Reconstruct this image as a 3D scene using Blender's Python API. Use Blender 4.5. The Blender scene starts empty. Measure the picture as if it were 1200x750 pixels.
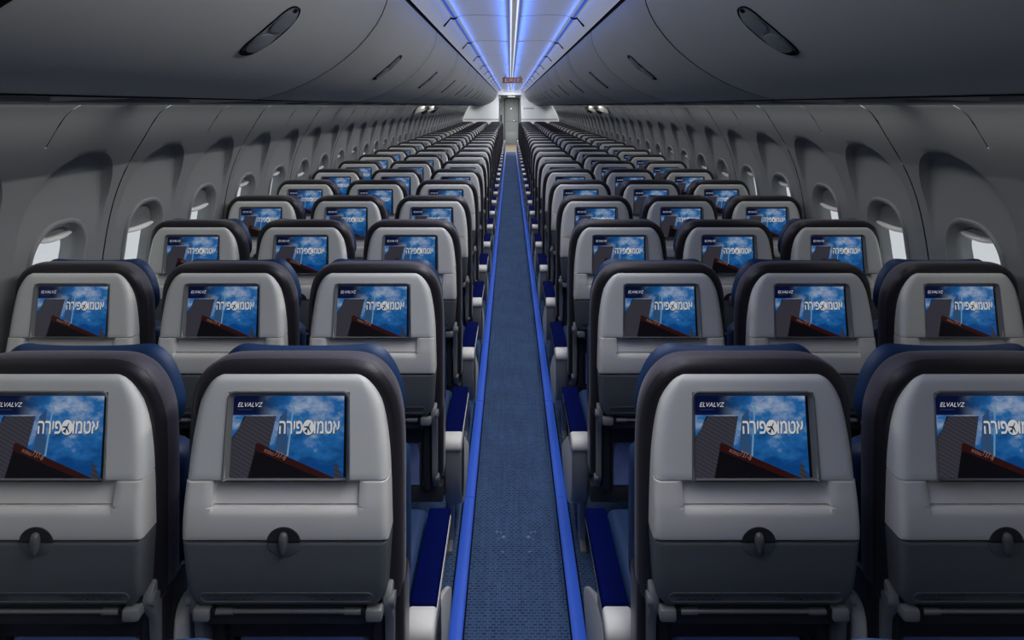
import bpy, bmesh, math, random
from mathutils import Vector, Matrix
random.seed(7)
PI = math.pi
SC = bpy.context.scene
COL = SC.collection

# ------------------------------------------------------------------ materials
def lin(c):
    c = c / 255.0
    return c / 12.92 if c <= 0.04045 else ((c + 0.055) / 1.055) ** 2.4
def rgb(r, g, b):
    return (lin(r), lin(g), lin(b), 1.0)

def new_mat(name):
    m = bpy.data.materials.new(name); m.use_nodes = True
    return m, m.node_tree.nodes, m.node_tree.links, m.node_tree.nodes['Principled BSDF']

def mat(name, col, rough=0.5, metal=0.0, noise=0.0, nscale=40.0, bump=0.0, spec=0.5, sheen=0.0, coat=0.0):
    m, N, L, b = new_mat(name)
    b.inputs['Base Color'].default_value = col
    b.inputs['Roughness'].default_value = rough
    b.inputs['Metallic'].default_value = metal
    b.inputs['Specular IOR Level'].default_value = spec
    b.inputs['Sheen Weight'].default_value = sheen
    b.inputs['Coat Weight'].default_value = coat
    if noise > 0 or bump > 0:
        tc = N.new('ShaderNodeTexCoord'); nz = N.new('ShaderNodeTexNoise')
        nz.inputs['Scale'].default_value = nscale; nz.inputs['Detail'].default_value = 3
        L.new(tc.outputs['Object'], nz.inputs['Vector'])
        if noise > 0:
            mx = N.new('ShaderNodeMix'); mx.data_type = 'RGBA'
            mx.inputs[6].default_value = tuple(c * (1 - noise) for c in col[:3]) + (1,)
            mx.inputs[7].default_value = tuple(min(1, c * (1 + noise)) for c in col[:3]) + (1,)
            L.new(nz.outputs['Fac'], mx.inputs[0]); L.new(mx.outputs[2], b.inputs['Base Color'])
        if bump > 0:
            bp = N.new('ShaderNodeBump'); bp.inputs['Strength'].default_value = bump
            bp.inputs['Distance'].default_value = 0.002
            L.new(nz.outputs['Fac'], bp.inputs['Height']); L.new(bp.outputs['Normal'], b.inputs['Normal'])
    return m

def emis(name, col, strength, sample=False):
    m, N, L, b = new_mat(name)
    b.inputs['Base Color'].default_value = (0.01, 0.01, 0.01, 1)
    b.inputs['Roughness'].default_value = 0.4
    b.inputs['Emission Color'].default_value = col
    b.inputs['Emission Strength'].default_value = strength
    m.cycles.emission_sampling = 'AUTO' if sample else 'NONE'
    return m

M = {}
M['shell'] = mat('shell plastic', rgb(224, 225, 220), 0.42, noise=0.03, nscale=6)
M['ledge'] = mat('ledge plastic', rgb(222, 220, 214), 0.38, noise=0.04, nscale=9)
M['tray'] = mat('tray plastic', rgb(104, 108, 109), 0.45, noise=0.03, nscale=7)
M['frame'] = mat('seat frame grey', rgb(136, 138, 139), 0.45, noise=0.05, nscale=12)
M['darkframe'] = mat('under seat dark plastic', rgb(50, 51, 55), 0.6, noise=0.1, nscale=20)
M['black'] = mat('black gap', rgb(16, 16, 18), 0.7)
M['rim'] = mat('purple grey fabric', rgb(29, 26, 33), 0.45, noise=0.18, nscale=160, bump=0.25, sheen=0.16)
M['gusset_lit'] = mat('purple grey fabric painted lit', rgb(66, 62, 72), 0.6, noise=0.18, nscale=160, bump=0.25, sheen=0.2)  # lighter copy of the rim fabric, ridge highlight painted into the colour
M['blue'] = mat('navy leather', rgb(25, 54, 94), 0.5, noise=0.08, nscale=30, bump=0.1)
M['pad'] = mat('armrest navy pad', rgb(0, 10, 70), 0.7, noise=0.06, nscale=25, spec=0.04)
M['cap'] = mat('armrest cap off white', rgb(228, 226, 218), 0.42, noise=0.03, nscale=20)
M['pouch'] = mat('blue vinyl pouch', rgb(140, 160, 215), 0.3, noise=0.35, nscale=14, bump=0.4, coat=0.3)
M['bezel'] = mat('screen bezel grey', rgb(120, 121, 120), 0.4)
M['bezelgap'] = mat('screen gap', rgb(22, 22, 26), 0.5)
M['latch'] = mat('tray latch grey', rgb(92, 94, 95), 0.35)
M['ink'] = mat('placard ink', rgb(34, 36, 38), 0.6)
M['placard'] = mat('placard recess', rgb(108, 112, 112), 0.5)
M['metal'] = mat('brushed hinge bar', rgb(150, 150, 150), 0.35, metal=0.5)
M['wall'] = mat('sidewall panel', rgb(128, 130, 131), 0.5, noise=0.025, nscale=3)
M['wallring'] = mat('window ring plastic', rgb(138, 140, 141), 0.32)
M['shade'] = mat('window shade', rgb(118, 120, 123), 0.5)
M['shadelip'] = mat('window shade lip', rgb(225, 225, 222), 0.3)
M['bin'] = mat('overhead bin plastic', rgb(166, 167, 163), 0.5, noise=0.03, nscale=2.5)
M['binlatch'] = mat('bin latch plastic', rgb(108, 112, 114), 0.35)
M['seal'] = mat('black rubber seal', rgb(20, 20, 22), 0.85, spec=0.05)
M['ceil'] = mat('ceiling panel', rgb(200, 203, 206), 0.4, noise=0.02, nscale=1.5)
M['cove'] = mat('cove panel', rgb(216, 216, 218), 0.4, noise=0.02, nscale=2)
for k_, e_ in (('ceil', .16), ('cove', .15)):      # added glow brightens the panels evenly; they are not lamps
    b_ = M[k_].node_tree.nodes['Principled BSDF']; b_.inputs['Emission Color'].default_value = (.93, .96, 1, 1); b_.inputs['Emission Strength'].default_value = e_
M['bulk'] = mat('bulkhead laminate', rgb(200, 202, 202), 0.5, noise=0.02, nscale=2)
M['door'] = mat('flight deck door', rgb(168, 172, 174), 0.45, noise=0.03, nscale=3)
M['doorframe'] = mat('door frame grey', rgb(92, 96, 98), 0.45)
M['galley'] = mat('galley floor vinyl', rgb(120, 108, 88), 0.5, noise=0.15, nscale=9)
M['steel'] = mat('steel', rgb(190, 190, 190), 0.25, metal=0.9)
M['signbody'] = mat('exit sign housing', rgb(150, 140, 145), 0.4)
M['led'] = emis('blue LED strip', rgb(40, 90, 225), 0.75)
M['ledwhite'] = emis('white LED line', rgb(205, 215, 230), 1.5)
M['path'] = emis('photoluminescent blue path', rgb(62, 108, 222), 0.27)
M['path'].node_tree.nodes['Principled BSDF'].inputs['Base Color'].default_value = rgb(48, 84, 190)
M['signred'] = emis('sign letters', rgb(225, 150, 120), 0.8)
M['signwhite'] = emis('lit white sign', rgb(225, 228, 230), 0.9)

def carpet_material():
    m, N, L, b = new_mat('blue woven carpet')
    b.inputs['Roughness'].default_value = 0.9
    b.inputs['Specular IOR Level'].default_value = 0.15
    tc = N.new('ShaderNodeTexCoord')
    br = N.new('ShaderNodeTexBrick')
    br.inputs['Scale'].default_value = 1.0
    br.inputs['Brick Width'].default_value = 0.019
    br.inputs['Row Height'].default_value = 0.0115
    br.inputs['Mortar Size'].default_value = 0.0032
    br.inputs['Mortar Smooth'].default_value = 0.4
    br.inputs['Bias'].default_value = -0.1
    br.inputs['Color1'].default_value = rgb(42, 60, 92)
    br.inputs['Color2'].default_value = rgb(64, 88, 122)
    br.inputs['Mortar'].default_value = rgb(74, 98, 132)
    L.new(tc.outputs['Object'], br.inputs['Vector'])
    nz = N.new('ShaderNodeTexNoise'); nz.inputs['Scale'].default_value = 5; nz.inputs['Detail'].default_value = 5
    L.new(tc.outputs['Object'], nz.inputs['Vector'])
    mp = N.new('ShaderNodeMapping'); mp.inputs['Scale'].default_value = (90, 3, 1)
    L.new(tc.outputs['Object'], mp.inputs['Vector'])
    n2 = N.new('ShaderNodeTexNoise'); n2.inputs['Scale'].default_value = 1; n2.inputs['Detail'].default_value = 2
    L.new(mp.outputs['Vector'], n2.inputs['Vector'])
    add = N.new('ShaderNodeMath'); add.operation = 'ADD'
    L.new(nz.outputs['Fac'], add.inputs[0]); L.new(n2.outputs['Fac'], add.inputs[1])
    mr = N.new('ShaderNodeMapRange'); mr.inputs[1].default_value = 0.6; mr.inputs[2].default_value = 1.4
    mr.inputs[3].default_value = 0.78; mr.inputs[4].default_value = 1.25
    L.new(add.outputs[0], mr.inputs[0])
    mu = N.new('ShaderNodeVectorMath'); mu.operation = 'SCALE'
    L.new(br.outputs['Color'], mu.inputs[0]); L.new(mr.outputs[0], mu.inputs['Scale'])
    # a few pale worn flecks on the aisle carpet, mirrored about the aisle
    sx = N.new('ShaderNodeSeparateXYZ'); L.new(tc.outputs['Object'], sx.inputs[0])
    ab = N.new('ShaderNodeMath'); ab.operation = 'ABSOLUTE'; L.new(sx.outputs['X'], ab.inputs[0])
    last = None
    for (px, py, r) in ((0.048, 2.415, 0.010), (0.058, 2.44, 0.006), (0.074, 2.445, 0.005), (0.05, 2.335, 0.006), (0.066, 2.405, 0.004)):
        cb = N.new('ShaderNodeCombineXYZ'); L.new(ab.outputs[0], cb.inputs[0]); L.new(sx.outputs['Y'], cb.inputs[1])
        ds = N.new('ShaderNodeVectorMath'); ds.operation = 'DISTANCE'; ds.inputs[1].default_value = (px, py, 0)
        L.new(cb.outputs[0], ds.inputs[0])
        r_ = N.new('ShaderNodeMapRange'); r_.inputs[1].default_value = r * 0.4; r_.inputs[2].default_value = r
        r_.inputs[3].default_value = 0.45; r_.inputs[4].default_value = 0.0
        L.new(ds.outputs['Value'], r_.inputs[0])
        if last is None: last = r_.outputs[0]
        else:
            mxm = N.new('ShaderNodeMath'); mxm.operation = 'MAXIMUM'
            L.new(last, mxm.inputs[0]); L.new(r_.outputs[0], mxm.inputs[1]); last = mxm.outputs[0]
    mx = N.new('ShaderNodeMix'); mx.data_type = 'RGBA'
    L.new(last, mx.inputs[0]); L.new(mu.outputs[0], mx.inputs[6]); mx.inputs[7].default_value = rgb(150, 185, 215)
    L.new(mx.outputs[2], b.inputs['Base Color'])
    bp = N.new('ShaderNodeBump'); bp.inputs['Strength'].default_value = 0.35; bp.inputs['Distance'].default_value = 0.002
    L.new(br.outputs['Fac'], bp.inputs['Height']); bp.invert = False
    L.new(bp.outputs['Normal'], b.inputs['Normal'])
    return m
M['carpet'] = carpet_material()

SCREEN_GAIN = 0.58
def sky_screen_material():
    m, N, L, b = new_mat('screen picture sky'); b.inputs['Specular IOR Level'].default_value = .15
    b.inputs['Base Color'].default_value = (0.01, 0.01, 0.012, 1); b.inputs['Roughness'].default_value = 0.25
    tc = N.new('ShaderNodeTexCoord')
    mp = N.new('ShaderNodeMapping'); mp.inputs['Scale'].default_value = (9, 1, 14); mp.inputs['Rotation'].default_value = (0, 0.6, 0)
    L.new(tc.outputs['Object'], mp.inputs['Vector'])
    nz = N.new('ShaderNodeTexNoise'); nz.inputs['Scale'].default_value = 1.6; nz.inputs['Detail'].default_value = 6; nz.inputs['Roughness'].default_value = 0.6
    L.new(mp.outputs['Vector'], nz.inputs['Vector'])
    sx = N.new('ShaderNodeSeparateXYZ'); L.new(tc.outputs['Generated'], sx.inputs[0])
    # clouds thicken to the upper right
    w = N.new('ShaderNodeMath'); w.operation = 'MULTIPLY_ADD'; w.inputs[1].default_value = 0.24; w.inputs[2].default_value = -0.15
    L.new(sx.outputs['Z'], w.inputs[0])
    ad = N.new('ShaderNodeMath'); ad.operation = 'ADD'
    L.new(nz.outputs['Fac'], ad.inputs[0]); L.new(w.outputs[0], ad.inputs[1])
    cr = N.new('ShaderNodeValToRGB')
    cr.color_ramp.elements[0].position = 0.33; cr.color_ramp.elements[0].color = rgb(8, 72, 140)
    cr.color_ramp.elements[1].position = 0.74; cr.color_ramp.elements[1].color = rgb(190, 205, 225)
    e = cr.color_ramp.elements.new(0.51); e.color = rgb(38, 112, 182)
    L.new(ad.outputs[0], cr.inputs['Fac'])
    # navy banner at the top left
    mz = N.new('ShaderNodeMapRange'); mz.interpolation_type = 'SMOOTHSTEP'
    mz.inputs[1].default_value = 0.745; mz.inputs[2].default_value = 0.765; L.new(sx.outputs['Z'], mz.inputs[0])
    mxr = N.new('ShaderNodeMapRange'); mxr.interpolation_type = 'SMOOTHSTEP'
    mxr.inputs[1].default_value = 0.2; mxr.inputs[2].default_value = 0.52; mxr.inputs[3].default_value = 1; mxr.inputs[4].default_value = 0
    L.new(sx.outputs['X'], mxr.inputs[0])
    mm = N.new('ShaderNodeMath'); mm.operation = 'MULTIPLY'; L.new(mz.outputs[0], mm.inputs[0]); L.new(mxr.outputs[0], mm.inputs[1])
    mx = N.new('ShaderNodeMix'); mx.data_type = 'RGBA'
    L.new(mm.outputs[0], mx.inputs[0]); L.new(cr.outputs['Color'], mx.inputs[6]); mx.inputs[7].default_value = rgb(6, 16, 58)
    L.new(mx.outputs[2], b.inputs['Emission Color']); b.inputs['Emission Strength'].default_value = SCREEN_GAIN
    m.cycles.emission_sampling = 'NONE'
    return m
M['s_sky'] = sky_screen_material()
def tower_material():
    m, N, L, b = new_mat('screen picture tower'); b.inputs['Specular IOR Level'].default_value = .15
    b.inputs['Base Color'].default_value = (0.01, 0.01, 0.012, 1); b.inputs['Roughness'].default_value = 0.25
    tc = N.new('ShaderNodeTexCoord'); mp = N.new('ShaderNodeMapping'); mp.inputs['Rotation'].default_value = (0, -0.5, 0)
    L.new(tc.outputs['Object'], mp.inputs['Vector'])
    wv = N.new('ShaderNodeTexWave'); wv.bands_direction = 'Z'; wv.inputs['Scale'].default_value = 42
    L.new(mp.outputs['Vector'], wv.inputs['Vector'])
    mx = N.new('ShaderNodeMix'); mx.data_type = 'RGBA'
    mx.inputs[6].default_value = rgb(52, 52, 62); mx.inputs[7].default_value = rgb(68, 66, 76)
    L.new(wv.outputs['Fac'], mx.inputs[0]); L.new(mx.outputs[2], b.inputs['Emission Color'])
    b.inputs['Emission Strength'].default_value = SCREEN_GAIN
    m.cycles.emission_sampling = 'NONE'
    return m
M['s_tower'] = tower_material()
def semi(name, col):
    m = emis(name, col, SCREEN_GAIN); m.node_tree.nodes['Principled BSDF'].inputs['Specular IOR Level'].default_value = .15; return m
M['s_navy'] = semi('screen navy', rgb(6, 16, 58))
M['s_slim'] = semi('screen slim tower', rgb(52, 86, 128))
M['s_glow'] = semi('screen mast glow', rgb(120, 165, 200))
M['s_tail'] = semi('screen dark tail', rgb(8, 7, 14))
M['s_red'] = semi('screen dark red edge', rgb(50, 16, 14))
M['s_text'] = semi('screen title', rgb(226, 228, 230))
M['s_shadow'] = semi('screen title shadow', rgb(30, 52, 84))
M['s_small'] = semi('screen small text', rgb(160, 118, 104))
M['s_dim'] = semi('screen dim text', rgb(50, 66, 110))

def glass_material():
    m, N, L, b = new_mat('window pane')
    out = N['Material Output']; N.remove(b)
    tr = N.new('ShaderNodeBsdfTransparent'); tr.inputs['Color'].default_value = (0.93, 0.95, 0.96, 1)
    gl = N.new('ShaderNodeBsdfGlossy'); gl.inputs['Roughness'].default_value = 0.05
    mx = N.new('ShaderNodeMixShader'); mx.inputs[0].default_value = 0.06
    L.new(tr.outputs[0], mx.inputs[1]); L.new(gl.outputs[0], mx.inputs[2]); L.new(mx.outputs[0], out.inputs['Surface'])
    return m
M['glass'] = glass_material()

# ------------------------------------------------------------------ mesh helpers
class MB:
    def __init__(s): s.v, s.f, s.mi, s.mats = [], [], [], []
    def slot(s, m):
        if m not in s.mats: s.mats.append(m)
        return s.mats.index(m)
    def add(s, verts, faces, m):
        o = len(s.v); k = s.slot(m)
        s.v += [tuple(p) for p in verts]
        for f in faces: s.f.append([i + o for i in f]); s.mi.append(k)
    def mesh(s, name, ang=35):
        me = bpy.data.meshes.new(name); me.from_pydata(s.v, [], s.f)
        for m in s.mats: me.materials.append(M[m])
        for p, k in zip(me.polygons, s.mi): p.material_index = k
        me.validate(); bm = bmesh.new(); bm.from_mesh(me)
        bmesh.ops.remove_doubles(bm, verts=bm.verts, dist=1e-6)
        bmesh.ops.recalc_face_normals(bm, faces=bm.faces) if getattr(s, 'recalc', True) else None
        bm.to_mesh(me); bm.free()
        me.shade_smooth(); me.set_sharp_from_angle(angle=math.radians(ang))
        return me
    # ---- primitives
    def box(s, x0, x1, y0, y1, z0, z1, m, r=0.0, seg=2):
        bm = bmesh.new(); bmesh.ops.create_cube(bm, size=1)
        for v in bm.verts:
            v.co = Vector(((x0 + x1) / 2 + v.co.x * (x1 - x0), (y0 + y1) / 2 + v.co.y * (y1 - y0), (z0 + z1) / 2 + v.co.z * (z1 - z0)))
        if r > 0: bmesh.ops.bevel(bm, geom=list(bm.edges), offset=r, segments=seg, affect='EDGES', profile=0.5)
        s.frombm(bm, m)
    def frombm(s, bm, m):
        bm.verts.index_update()
        s.add([v.co[:] for v in bm.verts], [[v.index for v in f.verts] for f in bm.faces], m); bm.free()
    def prism(s, pts, a0, a1, axis, m, r=0.0, seg=2):
        """closed polygon extruded along an axis. axis 'x': pts are (y,z); 'y': (x,z); 'z': (x,y)."""
        def P(p, a): return {'x': (a, p[0], p[1]), 'y': (p[0], a, p[1]), 'z': (p[0], p[1], a)}[axis]
        bm = bmesh.new(); A = [bm.verts.new(P(p, a0)) for p in pts]; B = [bm.verts.new(P(p, a1)) for p in pts]
        n = len(pts)
        bm.faces.new(A); bm.faces.new(B)
        for i in range(n): bm.faces.new((A[i], A[(i + 1) % n], B[(i + 1) % n], B[i]))
        bmesh.ops.recalc_face_normals(bm, faces=bm.faces)
        if r > 0:
            cap = [e for e in bm.edges if (e.verts[0] in A) == (e.verts[1] in A)]
            bmesh.ops.bevel(bm, geom=cap, offset=r, segments=seg, affect='EDGES', profile=0.5)
        s.frombm(bm, m)
    def loft(s, loops, m, cap0=True, cap1=True):
        n = len(loops[0]); V = [p for l in loops for p in l]; F = []
        for k in range(len(loops) - 1):
            for i in range(n):
                a, b = k * n + i, k * n + (i + 1) % n
                F.append((a, b, b + n, a + n))
        if cap0: F.append(tuple(range(n)))
        if cap1: F.append(tuple(range((len(loops) - 1) * n, len(loops) * n)))
        s.add(V, F, m)
    def tube(s, pts, r, m, n=10, caps=True):
        loops = []
        for i, p in enumerate(pts):
            p = Vector(p); d = (Vector(pts[min(i + 1, len(pts) - 1)]) - Vector(pts[max(i - 1, 0)])).normalized()
            u = d.cross(Vector((0, 0, 1)) if abs(d.z) < 0.9 else Vector((0, 1, 0))).normalized(); w = d.cross(u)
            rr = r[i] if isinstance(r, (list, tuple)) else r
            loops.append([tuple(p + u * rr * math.cos(2 * PI * k / n) + w * rr * math.sin(2 * PI * k / n)) for k in range(n)])
        s.loft(loops, m, caps, caps)

def link(name, me, parent=None, loc=None):
    o = bpy.data.objects.new(name, me); COL.objects.link(o)
    if parent is not None: o.parent = parent
    if loc is not None: o.location = loc
    return o
def part(name, mb, parent=None, ang=35): return link(name, mb.mesh(name, ang), parent)
def tag(o, label=None, cat=None, group=None, kind=None):
    if label: o['label'] = label
    if cat: o['category'] = cat
    if group: o['group'] = group
    if kind: o['kind'] = kind
    return o
def thing(name, loc, label, cat, group=None):
    o = bpy.data.objects.new(name, None); COL.objects.link(o); o.location = loc; o.empty_display_size = 0.1
    return tag(o, label, cat, group)
def struct(name, mb, ang=35): return tag(part(name, mb, None, ang), kind='structure')

def text_geo(body, size):
    c = bpy.data.curves.new('t', 'FONT'); c.body = body; c.size = size; c.resolution_u = 2
    o = bpy.data.objects.new('t', c); COL.objects.link(o)
    bpy.context.view_layer.update()
    me = bpy.data.meshes.new_from_object(o.evaluated_get(bpy.context.evaluated_depsgraph_get()))
    V = [v.co.copy() for v in me.vertices]; F = [tuple(p.vertices) for p in me.polygons]
    bpy.data.objects.remove(o); bpy.data.curves.remove(c); bpy.data.meshes.remove(me)
    x0 = min(v.x for v in V); x1 = max(v.x for v in V); y0 = min(v.y for v in V); y1 = max(v.y for v in V)
    return [((v.x - x0) / (x1 - x0), (v.y - y0) / (y1 - y0)) for v in V], F

def smooth(t): t = max(0, min(1, t)); return t * t * (3 - 2 * t)
def interp(tab, x):
    """monotone cubic through a table of (x, y)"""
    if x <= tab[0][0]: return tab[0][1]
    if x >= tab[-1][0]: return tab[-1][1]
    for i in range(len(tab) - 1):
        if tab[i][0] <= x <= tab[i + 1][0]: break
    def sl(j): return (tab[j + 1][1] - tab[j][1]) / (tab[j + 1][0] - tab[j][0])
    def tg(j):
        if j == 0: return sl(0)
        if j == len(tab) - 1: return sl(j - 1)
        a, b = sl(j - 1), sl(j)
        return 0 if a * b <= 0 else 2 * a * b / (a + b)
    h = tab[i + 1][0] - tab[i][0]; t = (x - tab[i][0]) / h
    return ((2*t**3 - 3*t*t + 1) * tab[i][1] + (t**3 - 2*t*t + t) * h * tg(i) + (-2*t**3 + 3*t*t) * tab[i + 1][1] + (t**3 - t*t) * h * tg(i + 1))
def chaikin(p, it=2, closed=True):
    for _ in range(it):
        q = []
        n = len(p)
        for i in range(n if closed else n - 1):
            a, b = p[i], p[(i + 1) % n]
            q += [(a[0]*.75 + b[0]*.25, a[1]*.75 + b[1]*.25), (a[0]*.25 + b[0]*.75, a[1]*.25 + b[1]*.75)]
        p = q
    return p
def inset(p, d):
    n = len(p); out = []
    ar = sum(p[i][0]*p[(i+1) % n][1] - p[(i+1) % n][0]*p[i][1] for i in range(n)); sg = 1 if ar > 0 else -1
    for i in range(n):
        a, b = Vector(p[i-1]), Vector(p[(i+1) % n]); t = (b - a).normalized()
        nrm = Vector((-t.y, t.x)) * sg
        out.append((p[i][0] + nrm.x * d, p[i][1] + nrm.y * d))
    return out

# ================================================================== SETTING
CAM_X, CAM_Z, FPX, VX, VY = -0.022, 1.66, 735.0, 598.0, 124.0
Y_BACK, Y_BULK, Y_DOOR = -2.4, 22.6, 27.7
PITCH, SEAT_Y = 0.79, 1.28
SEAM0, BIN_L = 2.36, 1.524
WIN0, WIN_P = 2.345, 0.55

# floor
mb = MB(); mb.box(-1.75, 1.75, Y_BACK, Y_BULK, -0.05, 0, 'carpet'); struct('floor', mb)
mb = MB(); mb.box(-1.75, 1.75, Y_BULK, Y_DOOR + 0.3, -0.05, -0.001, 'galley'); struct('floor_galley', mb)
# floor path strips with their joints
for k, s in enumerate((-1, 1)):
    mb = MB(); y = 2.65 - 6 * 0.866
    while y < Y_BULK:
        y1 = min(y + 0.862, Y_BULK - 0.01)
        if y1 > y + 0.05:
            mb.prism([(s*0.171, 0), (s*0.174, .006), (s*0.180, .009), (s*0.207, .009), (s*0.213, .005), (s*0.216, 0)], y, y1, 'y', 'path')
        y += 0.866
    mb.box(min(s*.1665, s*.171), max(s*.1665, s*.171), Y_BACK + .3, Y_BULK - .01, 0, .004, 'seal')
    mb.box(min(s*.216, s*.2205), max(s*.216, s*.2205), Y_BACK + .3, Y_BULK - .01, 0, .004, 'seal')
    struct('trim_%d' % (k + 1), mb)

# side walls ------------------------------------------------------------
WALLTAB = [(0, 1.62), (.3, 1.70), (.5, 1.737), (.9, 1.738), (1.037, 1.723), (1.229, 1.688), (1.375, 1.638), (1.536, 1.546), (1.64, 1.478), (1.662, 1.44), (1.685, 1.425)]
def WX(z): return interp(WALLTAB, z)
ZC = 1.03
def ray_rr(ang, hw, z0, z1, r):
    """distance along a ray from (0, ZC) to a rounded rectangle"""
    dx, dz = math.cos(ang), math.sin(ang)
    cz = (z0 + z1) / 2 - ZC; hh = (z1 - z0) / 2
    def sd(t):
        qx = abs(dx*t) - hw + r; qz = abs(dz*t - cz) - hh + r
        return math.hypot(max(qx, 0), max(qz, 0)) + min(max(qx, qz), 0) - r
    a, b = 0.0, 2.0
    for _ in range(40):
        c = (a + b) / 2
        if sd(c) < 0: a = c
        else: b = c
    return (a + b) / 2
ZLO, ZHI = 0.62, 1.52
HW = WIN_P / 2
corners = [math.atan2(z - ZC, x) for x in (-HW, HW) for z in (ZLO, ZHI)]
angs = sorted(set([round(-PI + (i + .5) * 2 * PI / 72, 5) for i in range(72)] + [round(c, 5) for c in corners]))
def loop(fn, dfn): return [(math.cos(a) * fn(a), ZC + math.sin(a) * fn(a), dfn) for a in angs]
R_CELL = [ray_rr(a, HW, ZLO, ZHI, 0.0005) for a in angs]
R_REC = [ray_rr(a, 0.222, 0.66, 1.485, 0.2) for a in angs]
R_RING = [ray_rr(a, 0.150, 0.825, 1.235, 0.13) for a in angs]
R_OPEN = [ray_rr(a, 0.118, 0.857, 1.203, 0.10) for a in angs]
def recd(z): return 0.036 * smooth((z - 1.10) / 0.30)
def cell_loops(g0, g1):
    """g0, g1: how far the low-Y / high-Y edge is pulled in to make a joint"""
    L = []
    def lp(rs, d, inn=0.0):
        out = []
        for a, r in zip(angs, rs):
            y, z = math.cos(a) * (r - inn), ZC + math.sin(a) * (r - inn)
            if abs(y) > HW - 0.004: y = y - g1 if y > 0 else y + g0
            out.append((y, z, d(z) if callable(d) else d))
        return out
    mix = lambda A, B, t: [a * (1 - t) + b * t for a, b in zip(A, B)]
    L.append(lp(R_CELL, 0.0)); L.append(lp(mix(R_CELL, R_REC, .5), 0.0)); L.append(lp(R_REC, 0.0))
    L.append(lp(R_REC, lambda z: recd(z) * .25, .004)); L.append(lp(R_REC, lambda z: recd(z) * .9, .014)); L.append(lp(R_REC, recd, .022))
    ri = [r - .022 for r in R_REC]
    for t in (.25, .5, .75): L.append(lp(mix(ri, R_RING, t), lambda z, t=t: recd(z) * (1 - t * .5)))
    L.append(lp(R_RING, lambda z: recd(z) * .5, .004))
    return L
NWIN = 37
def build_wall(name, s):
    mb = MB(); mb.recalc = False
    k0 = -8
    def P(y, z, d): return (s * (WX(z) + d), y, z)
    def flip(f): return f if s > 0 else f[::-1]
    for k in range(k0, NWIN):
        yc = WIN0 + k * WIN_P
        lo, hi = yc - HW, yc + HW
        jl = 0.0032 if k % 2 == 1 else 0.0; jh = 0.0032 if k % 2 == 0 else 0.0    # strong joint after every second window
        LL = cell_loops(jl, jh)
        n = len(angs); V = []; F = []
        for L in LL: V += [P(yc + y, z, d) for (y, z, d) in L]
        for q in range(len(LL) - 1):
            for i in range(n):
                a, b = q * n + i, q * n + (i + 1) % n
                F.append(flip((a, a + n, b + n, b)))
        mb.add(V, F, 'wall')
        # strips above and below the window field
        for zs, top in ([(ZHI, 1.56, 1.60, 1.63, 1.65, 1.662, 1.685), True], [(0.0, .15, .3, .45, ZLO), False]):
            gl = max(jl, 0.0014 if top else 0); gh = max(jh, 0.0014 if top else 0)
            V = []; F = []
            for z in zs: V += [P(lo + gl, z, 0), P(hi - gh, z, 0)]
            for i in range(len(zs) - 1): F.append(flip((2*i, 2*i+2, 2*i+3, 2*i+1)))
            mb.add(V, F, 'wall')
        # dark U-shaped groove behind the joints
        zs = [i * 1.68 / 32 for i in range(33)]
        V = []; F = []; g = .0034 if jh else .0016
        for z in zs: V += [P(hi - g, z, -.0006), P(hi - g, z, .006), P(hi + g, z, .006), P(hi + g, z, -.0006)]
        for i in range(32):
            for j in range(3): F.append(flip((4*i+j, 4*i+4+j, 4*i+5+j, 4*i+1+j)))
        if jh: mb.add(V, F, 'seal')
        else: mb.add(V[4*29:], F[:9], 'seal')
    return struct(name, mb, 40)
build_wall('wall_left', -1); build_wall('wall_right', 1)
WALL_Y1 = WIN0 + (NWIN - 1) * WIN_P + HW

# windows
def ring_mesh(s):
    mb = MB()
    secs = [(R_RING, 0.000, .012), (R_RING, 0.000, -.004), (R_RING, .004, -.010), (R_RING, .012, -.011), (R_RING, .019, -.006), (R_RING, .024, .004)]
    loops = []
    for rs, inn, d in secs:
        loops.append([(s * (WX(ZC + math.sin(a)*(r-inn)) + d + recd(ZC + math.sin(a)*(r-inn)) * .5), math.cos(a)*(r-inn), ZC + math.sin(a)*(r-inn)) for a, r in zip(angs, rs)])
    for d in (.012, .04, .075):
        loops.append([(s * (WX(ZC + math.sin(a)*r) + d + recd(ZC + math.sin(a)*r) * .5 * (1 if d < .05 else .6)), math.cos(a)*(r - .10*(d - .012)), ZC + math.sin(a)*(r - .10*(d - .012))) for a, r in zip(angs, R_OPEN)])
    mb.loft(loops, 'wallring', False, False)
    return mb.mesh('window_frame', 50)
def pane_mesh(s):
    mb = MB()
    a_ = [(s * (WX(ZC + math.sin(a)*r) + .066), math.cos(a)*r, ZC + math.sin(a)*r) for a, r in zip(angs, R_OPEN)]
    b_ = [(x + s * .004, y, z) for x, y, z in a_]
    mb.loft([a_, b_], 'glass'); return mb.mesh('window_pane')
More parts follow.
